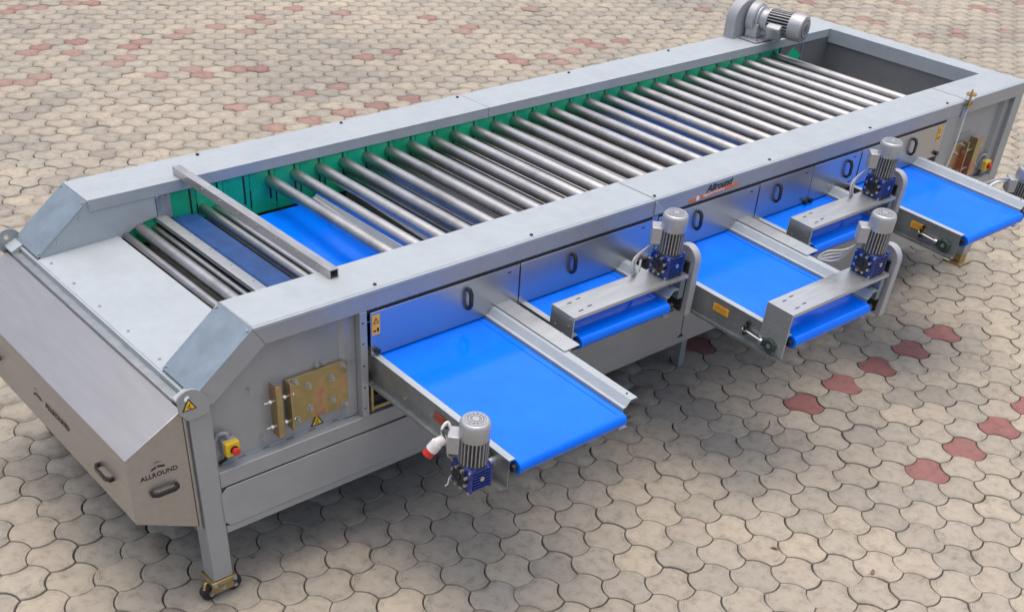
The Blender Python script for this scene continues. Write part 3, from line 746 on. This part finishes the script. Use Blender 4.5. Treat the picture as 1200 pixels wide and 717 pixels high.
# ------------------------------------------------------------------ square tube lying across the covers
bar = MB((0.513, .87, H))
b_ = .0225
def hollow(bm, y0, y1):
    o_ = [(-b_, 0), (b_, 0), (b_, .043), (-b_, .043)]; t = .004; i_ = [(-b_+t, t), (b_-t, t), (b_-t, .043-t), (-b_+t, .043-t)]
    vs = []
    for y in (y0, y1): vs += [(0.513+u, y, H+w_) for u, w_ in o_+i_]
    fs = []
    for k in range(4):
        k2 = (k+1) % 4
        fs += [(k, k2, 8+k2, 8+k), (4+k, 12+k, 12+k2, 4+k2), (k, 4+k, 4+k2, k2), (8+k, 8+k2, 12+k2, 12+k)]
    bm.add(vs, fs)
hollow(bar, .185, 1.60)
bo = bar.build('square_tube', 'bare_steel', None, loc=(0.513, .87, H))
tag(bo, 'bare steel square tube lying across the top of the machine near the infeed', 'steel tube')
for k in range(8):
    MB((0.513, .87, H)).cyl((.4912, .28+k*.17, H+.026), (.487, .28+k*.17, H+.026), .006, 8).build('rivet', 'bolt_steel', bo)

# ------------------------------------------------------------------ cross conveyors
SLOPE = .043; ZB = .98
def gear_motor(par, c, cover_dir=(0, -1, 0), tb=(-1, 0, 0), outdir=(1, 0, 0)):
    """worm gearbox at c with a vertical motor above; local coordinates of the conveyor"""
    cx, cy, cz = c; cv = Vector(cover_dir); side = Vector(outdir); t_ = Vector(tb)
    gbx = MB(); gbx.box(cx-.05, cx+.05, cy-.058, cy+.058, cz-.056, cz+.05)
    gx_ = gbx.build('gearbox', 'gear_blue', par, .008, 3)
    b = MB()
    for k in range(7):
        z = cz-.048+k*.0145
        b.box(cx-.044, cx+.044, cy-.066, cy+.066, z, z+.005)
    b.build('cooling_ribs', 'gear_blue', gx_, .001)
    for s in (-1, 1):
        MB().box(cx+s*.050-.008, cx+s*.050+.008, cy-.064, cy+.064, cz-.062, cz+.054).build('gearbox_flange', 'gear_blue', gx_, .006)
    cc = Vector((cx, cy, cz-.004))
    MB().lathe([(.044, .0), (.044, .012), (.034, .016), (.03, .010), (.012, .010), (.010, .016)], cc+cv*.058, cv, 26).build('shaft_cover', 'black_plastic', gx_)
    a = cv.cross(Vector((0, 0, 1))); zz = Vector((0, 0, 1))
    for k in range(8):
        t = 2*math.pi*(k+.5)/8; p = cc+cv*.058+(a*math.cos(t)+zz*math.sin(t))*.044
        MB().cyl(p, p+cv*.014, .0072, 8).build('cover_bolt', 'bolt_steel', gx_)
    for sx in (-1, 1):
        for sz in (-1, 1):
            p = cc+cv*.058+a*(sx*.055)+zz*(sz*.05-.002); MB().cyl(p, p+cv*.004, .006, 8).build('cover_bolt', 'bolt_steel', gx_)
    p = Vector((cx, cy, cz))+side*.058
    MB().cyl(p-side*.001, p+side*.010, .011, 8).build('oil_plug', 'bolt_steel', gx_)
    z0 = cz+.042
    mo = MB().lathe([(.06, 0), (.06, .010), (.054, .013), (.050, .02), (.050, .135)], (cx, cy, z0), n=28).build('motor', 'motor_gap_shade', par)
    m = MB()
    for k in range(24):
        a_ = 2*math.pi*k/24; M = Matrix.Translation((cx, cy, z0)) @ Matrix.Rotation(a_, 4, 'Z')
        m.box(.046, .0615, -.0024, .0024, .016, .135, M)
    tag(m.build('cooling_fins', 'motor_fin', mo), kind='stuff')
    MB().lathe([(.0615, .124), (.0625, .126), (.0625, .188), (.059, .200), (.050, .2065), (.046, .207)], (cx, cy, z0), n=32).build('fan_cover', 'motor_silver', mo)
    MB().lathe([(.047, .2068), (.047, .2078)], (cx, cy, z0), n=28).build('grille', 'dark_inside', mo)
    b = MB(); b.lathe([(.0, .2079), (.014, .2079), (.014, .2098), (.0005, .2099)], (cx, cy, z0), n=20)
    for rr in (.027, .038, .0465): b.lathe([(rr-.0024, .2079), (rr+.0024, .2079), (rr+.0024, .2096), (rr-.0024, .2096), (rr-.0024, .2079)], (cx, cy, z0), n=24)
    for k in range(14):
        M = Matrix.Translation((cx, cy, z0)) @ Matrix.Rotation(2*math.pi*k/14, 4, 'Z'); b.box(.010, .047, -.0020, .0020, .2080, .2094, M)
    tag(b.build('grille_bars', 'motor_silver', mo), kind='stuff')
    p = Vector((cx, cy, z0+.095))+t_*.078
    M = Matrix.Translation(p) @ Matrix.Rotation(math.atan2(t_.y, t_.x), 4, 'Z')
    MB().box(-.026, .026, -.04, .04, -.042, .042, M).build('terminal_box', 'motor_silver', mo, .005)
    MB().cyl(p+Vector((0, 0, -.055)), p+Vector((0, 0, -.04)), .012, 10).build('cable_gland', 'black_plastic', mo)
    return gx_, mo, p

def conveyor(x0, yend, label, kind, far_y=1.49):
    th = math.atan(SLOPE)
    cv = empty('belt_conveyor', (x0, 0, ZB), th)
    tag(cv, label, 'conveyor', 'blue cross conveyors along the machine')
    r = .031
    # belt loop
    prof = []
    yc = yend+r
    for k in range(13):
        a = math.pi/2+k*math.pi/12; prof.append((yc+r*math.cos(a), -r+r*math.sin(a)))
    yb = far_y-r
    for k in range(13):
        a = -math.pi/2+k*math.pi/12; prof.append((yb+r*math.cos(a), -r+r*math.sin(a)))
    bl = MB().prism(prof, 'yz', .034, .640).build('belt', 'belt_blue', cv, ang=50)
    MB().box(.606, .609, yc, yb, .0003, .0022).build('belt_seam', 'belt_blue', bl)
    for s, xx in ((0, .012), (1, .650)):
        MB().cyl((xx, yc, -r), (xx+.03, yc, -r), .016, 16).build('drum_axle', 'black_plastic', cv)
    re = yend+.035
    # left rail: web, top flange inwards, bottom flange outwards
    MB().sheet([(.030, .006), (0.0, .006), (0.0, -.125), (-.028, -.125), (-.028, -.113)], .0035, 'xz', re, far_y).build('side_rail', 'rail_steel', cv)
    MB().sheet([(.031, .0105), (-.001, .0105)], .003, 'xz', re, far_y).build('rail_cap', 'galvanised', cv)
    # right rail with raised guide
    rr = MB().sheet([(.728, .030), (.728, .042), (.688, .042), (.664, .013), (.647, .013), (.647, -.10), (.690, -.10)], .003, 'xz', re+.005, far_y).build('guide_rail', 'galvanised', cv)
    MB().cyl((.708, re+.05, .042), (.708, re+.05, .0445), .005, 8).build('rivet', 'black_print', rr)
    # screws on the left rail
    b = MB()
    for k in range(4):
        y = re+.12+k*.19
        if y > 0: break
        b.cyl((-.0035, y, -.06-.02*(k % 2)), (-.007, y, -.06-.02*(k % 2)), .006, 8)
    if b.v: b.build('screws', 'bolt_steel', cv)
    # long conveyors carry a cover strip towards their neighbour
    if kind in ('end_motor', 'bridge_long'):
        MB().sheet([(.705, .0465), (.800, .0485)], .003, 'xz', -.49, .10).build('cover_strip', 'bracket_steel', cv, .0008)
    if kind.startswith('bridge'):
        long = kind == 'bridge_long'
        yn, yf = yend+.035, yend+.19
        zt = .125 if long else .108
        br = MB().sheet([(-.006, -.115 if long else -.02), (-.006, zt), (.775, zt), (.775, zt-.02)], -.004, 'xz', yn, yf).build('motor_bridge', 'bracket_steel', cv, .001)
        MB().box(.0, .774, yn-.002, yn+.003, zt-.016, zt-.0045).build('bridge_lip', 'bracket_steel', br)
        MB().box(-.0055, .0, yn-.001, yn+.012, -.11, zt-.005).build('bridge_lip', 'galvanised', br)
        for ux, uy in ((.07, .035), (.07, .115), (.135, .045), (.135, .125)):
            MB().box(ux-.014, ux+.014, yn+uy-.003, yn+uy+.003, zt+.0002, zt+.0012).build('slot', 'black_print', br)
        b = MB()
        for uy, uz in ((.03, .05), (.06, -.0), (.12, .02), (.13, -.03), (.03, -.06), (.02, .09)):
            b.cyl((-.007, yn+uy, uz), (-.011, yn+uy, uz), .005, 8)
        b.build('bridge_screws', 'bolt_steel', br)
        ym = (yn+yf)/2+.005
        gx_, mo, tp = gear_motor(cv, (.690, ym, zt+.063), (-1, 0, 0), (-.70, .71, 0), (0, -1, 0))
        # belt guard with a round top
        gy0, gy1 = yn-.012, yf-.02; rad = (gy1-gy0)/2; cyy = (gy0+gy1)/2; top = zt+.055
        pts = [(gy0, -.12)]
        for k in range(15):
            a = math.pi-k*math.pi/14; pts.append((cyy+rad*math.cos(a), top+rad*math.sin(a)))
        pts.append((gy1, -.12))
        gd = MB().prism(pts, 'yz', .792, .836).build('belt_guard', 'guard_grey', cv, .003)
        MB().box(.776, .7915, gy0+.03, gy1-.03, -.10, top).build('guard_plate', 'black_plastic', gd)
        MB().cyl((.74, ym, zt+.06), (.80, ym, zt+.06), .02, 16).build('output_shaft', 'bolt_steel', gx_)
        MB().box(.737, .772, yn+.01, yf-.01, -.02, zt-.006).build('end_plate', 'galvanised_dark', cv)
        cable = 'cable_grey'
        if long:
            for k in range(4):
                e = k*.012
                MB().tube([tp+Vector((0, 0, -.055)), tp+Vector((-.06, .03, -.09-e)), tp+Vector((-.14, .08-e, -.10-e)), tp+Vector((-.17, .10, -.14)), tp+Vector((-.10+e, .05, -.13-e)), tp+Vector((-.03, .04, -.12))], .0055).build('cable', cable, cv)
        else:
            for k in range(2):
                e = k*.018
                MB().tube([tp+Vector((0, 0, -.055)), tp+Vector((-.02, .03, -.09)), tp+Vector((-.09-e, .02, -.12)), tp+Vector((-.11-e, .0, -.18)), tp+Vector((-.05, .03, -.21-e)), tp+Vector((.04, .10, -.20))], .006).build('cable', cable, cv)
    if kind in ('bridge_long', 'side_motor'):
        yy = re+.36 if kind == 'bridge_long' else re+.22
        MB().box(-.006, -.0036, yy, yy+.10, -.062, -.024).build('rating_plate', 'sticker_amber', cv)
        b = MB()
        for k in range(3): b.box(-.0066, -.0061, yy+.012, yy+.088, -.034-.010*k, -.0315-.010*k)
        b.build('plate_print', 'red_label', cv)
        yr = re+.06
        b = MB(); b.cyl((-.018, yr+.06, -.075), (-.018, yr+.19, -.066), .006, 10); b.cyl((-.018, yr+.165, -.068), (-.018, yr+.177, -.067), .013, 6); b.cyl((-.018, yr+.06, -.075), (-.018, yr+.075, -.074), .014, 12)
        b.build('tension_rod', 'bolt_steel', cv)
        hs = MB().lathe([(.036, 0), (.036, .012), (.029, .018), (.021, .018), (.019, .008), (.0, .008)], (-.0036, yr+.02, -.078), (-1, 0, 0), 24).build('bearing_housing', 'cast_green', cv)
        MB().cyl((-.005, yr+.02, -.078), (-.020, yr+.02, -.078), .013, 16).build('shaft_end', 'bolt_steel', hs)
        MB().box(-.016, -.0036, yr-.02, yr+.075, -.100, -.056).build('bearing_block', 'cast_green', hs, .006)
        MB().box(-.03, -.0036, yr+.165, yr+.18, -.09, -.035).build('rod_bracket', 'black_plastic', cv, .003)
        MB().cyl((-.004, yr+.17, -.03), (-.014, yr+.17, -.03), .011, 12).build('bolt', 'black_plastic', cv)
    if kind == 'end_motor':
        gx_, mo, tp = gear_motor(cv, (-.115, -.845, -.045), (-1, 0, 0), (-.70, .71, 0), (0, -1, 0))
        MB().cyl((-.06, -.845, -.045), (.0, -.845, -.045), .02, 16).build('output_shaft', 'bolt_steel', gx_)
        MB().lathe([(.045, 0), (.045, .012), (.03, .02)], (-.004, -.80, -.05), (-1, 0, 0), 22).build('bearing_housing', 'cast_green', cv)
        MB().box(-.0062, -.0037, -.525, -.455, -.065, -.025).build('rating_plate', 'red_label', cv)
        # industrial plug hanging from the motor
        a = tp+Vector((-.02, .03, .02))
        pl = MB().cyl(a+Vector((.0, .0, -.02)), a+Vector((-.024, .02, -.045)), .019, 16, .022).build('power_plug', 'white_plastic', cv)
        MB().cyl(a+Vector((-.024, .02, -.045)), a+Vector((-.041, .033, -.078)), .0255, 18).build('plug_body', 'white_plastic', pl)
        MB().cyl(a+Vector((-.041, .033, -.078)), a+Vector((-.054, .043, -.104)), .023, 18).build('plug_head', 'red_plastic', pl)
        for k in range(3):
            MB().tube([tp+Vector((0, .02, .03)), a+Vector((.015, .01, .045-k*.012)), a+Vector((-.012, .012, .02)), a+Vector((-.004, .0, -.02))], .006).build('cable', ('white_plastic', 'cable_grey', 'black_plastic')[k], pl)
        MB().tube([(-.172, -.80, -.06), (-.185, -.79, -.09), (-.19, -.79, -.115), (-.20, -.785, -.125)], .0025).build('wire', 'white_plastic', cv)
        MB().tube([a+Vector((.03, .0, -.03)), a+Vector((.0, -.02, -.09)), a+Vector((.03, -.03, -.10)), a+Vector((.05, -.02, -.06))], .005).build('wire', 'cable_grey', cv)
    if kind == 'side_motor':
        gx_, mo, tp = gear_motor(cv, (.905, yend+.19, -.085), (-1, 0, 0), (-.75, .66, 0), (0, -1, 0))
        MB().cyl((.65, yend+.19, -.085), (.86, yend+.19, -.085), .02, 16).build('output_shaft', 'bolt_steel', gx_)
        MB().tube([tp+Vector((0, 0, .03)), tp+Vector((-.05, .05, .02)), tp+Vector((-.09, .12, -.03)), tp+Vector((-.10, .16, -.08))], .011).build('cable', 'cable_grey', cv)
        MB().tube([tp+Vector((-.02, .02, .02)), tp+Vector((-.07, .06, .0)), tp+Vector((-.12, .10, -.06)), tp+Vector((-.06, .16, -.09))], .011).build('cable', 'white_plastic', cv)
        MB().cyl(tp+Vector((-.09, .12, -.05)), tp+Vector((-.14, .16, -.03)), .024, 16).build('power_plug', 'white_plastic', cv)
    return cv
conveyor(.577, -.972, 'blue belt conveyor nearest the infeed chute, motor hanging at its outer corner', 'end_motor')
conveyor(1.450, -.405, 'short blue belt conveyor with motor bridge, second from the infeed chute', 'bridge_short')
conveyor(2.338, -.975, 'long blue belt conveyor with a motor bridge over its outer end', 'bridge_long')
conveyor(3.228, -.405, 'short blue belt conveyor with motor bridge, fourth from the infeed chute', 'bridge_short')
conveyor(4.110, -.815, 'blue belt conveyor farthest from the infeed chute, beside the gold foot', 'side_motor')

# lock bar in the first opening
G().box(.562, .575, -.002, .012, .70, .86).build('lock_bar', 'yellow_zinc', grader, .002)
G().box(.56, .76, .012, .045, .695, .715).build('lock_bar', 'yellow_zinc', grader, .002)

# ------------------------------------------------------------------ scraps on the paving
metal('dry_leaf', (.22, .12, .055), 0, .7, var=.3, scale=60)
def leaf(x, y, rz, s_, label):
    b = MB((x, y, 0)); M = Matrix.Translation((x, y, .004)) @ Matrix.Rotation(rz, 4, 'Z')
    up_, lo_ = [], []
    for k in range(7):
        t = k/6; w_ = .011*math.sin(math.pi*t)**.7*s_; z_ = .006*math.sin(math.pi*t)*s_
        up_.append((t*.05*s_, w_, z_+.004*s_)); lo_.append((t*.05*s_, -w_, z_))
    vs = []
    for dz in (0, .0008): vs += [M @ Vector((p[0], p[1], p[2]+dz)) for p in up_+lo_]
    n_ = 7; fs = []
    for k in range(6):
        fs += [(n_+k, n_+k+1, k+1, k), (14+k, 14+k+1, 14+n_+k+1, 14+n_+k), (k, k+1, 15+k, 14+k), (n_+k+1, n_+k, 21+k, 22+k)]
    b.add(vs, fs)
    return tag(b.build('dry_leaf', 'dry_leaf', None, loc=(x, y, 0)), label, 'leaf', 'dry leaf scraps on the paving')
for x, y, rz, s_, lb in ((2.317, -1.743, .5, .9, 'curled dry leaf scrap nearest the lower right corner of the paving'),
                         (2.097, -1.333, 2.1, .8, 'brown dry leaf scrap in the foreground, below the row of five red pavers'),
                         (-.02, .17, 2.7, .6, 'tiny dry leaf scrap beside the front wheel under the side panel')): leaf(x, y, rz, s_, lb)
tw = MB((2.93, -.57, 0)).tube([(2.87, -.60, .006), (2.91, -.58, .008), (2.95, -.575, .007), (3.00, -.54, .006)], .004, 6).build('twig', 'dry_leaf', None, loc=(2.93, -.57, 0))
tag(tw, 'thin dark twig lying across a paver joint in front of the conveyors', 'twig')
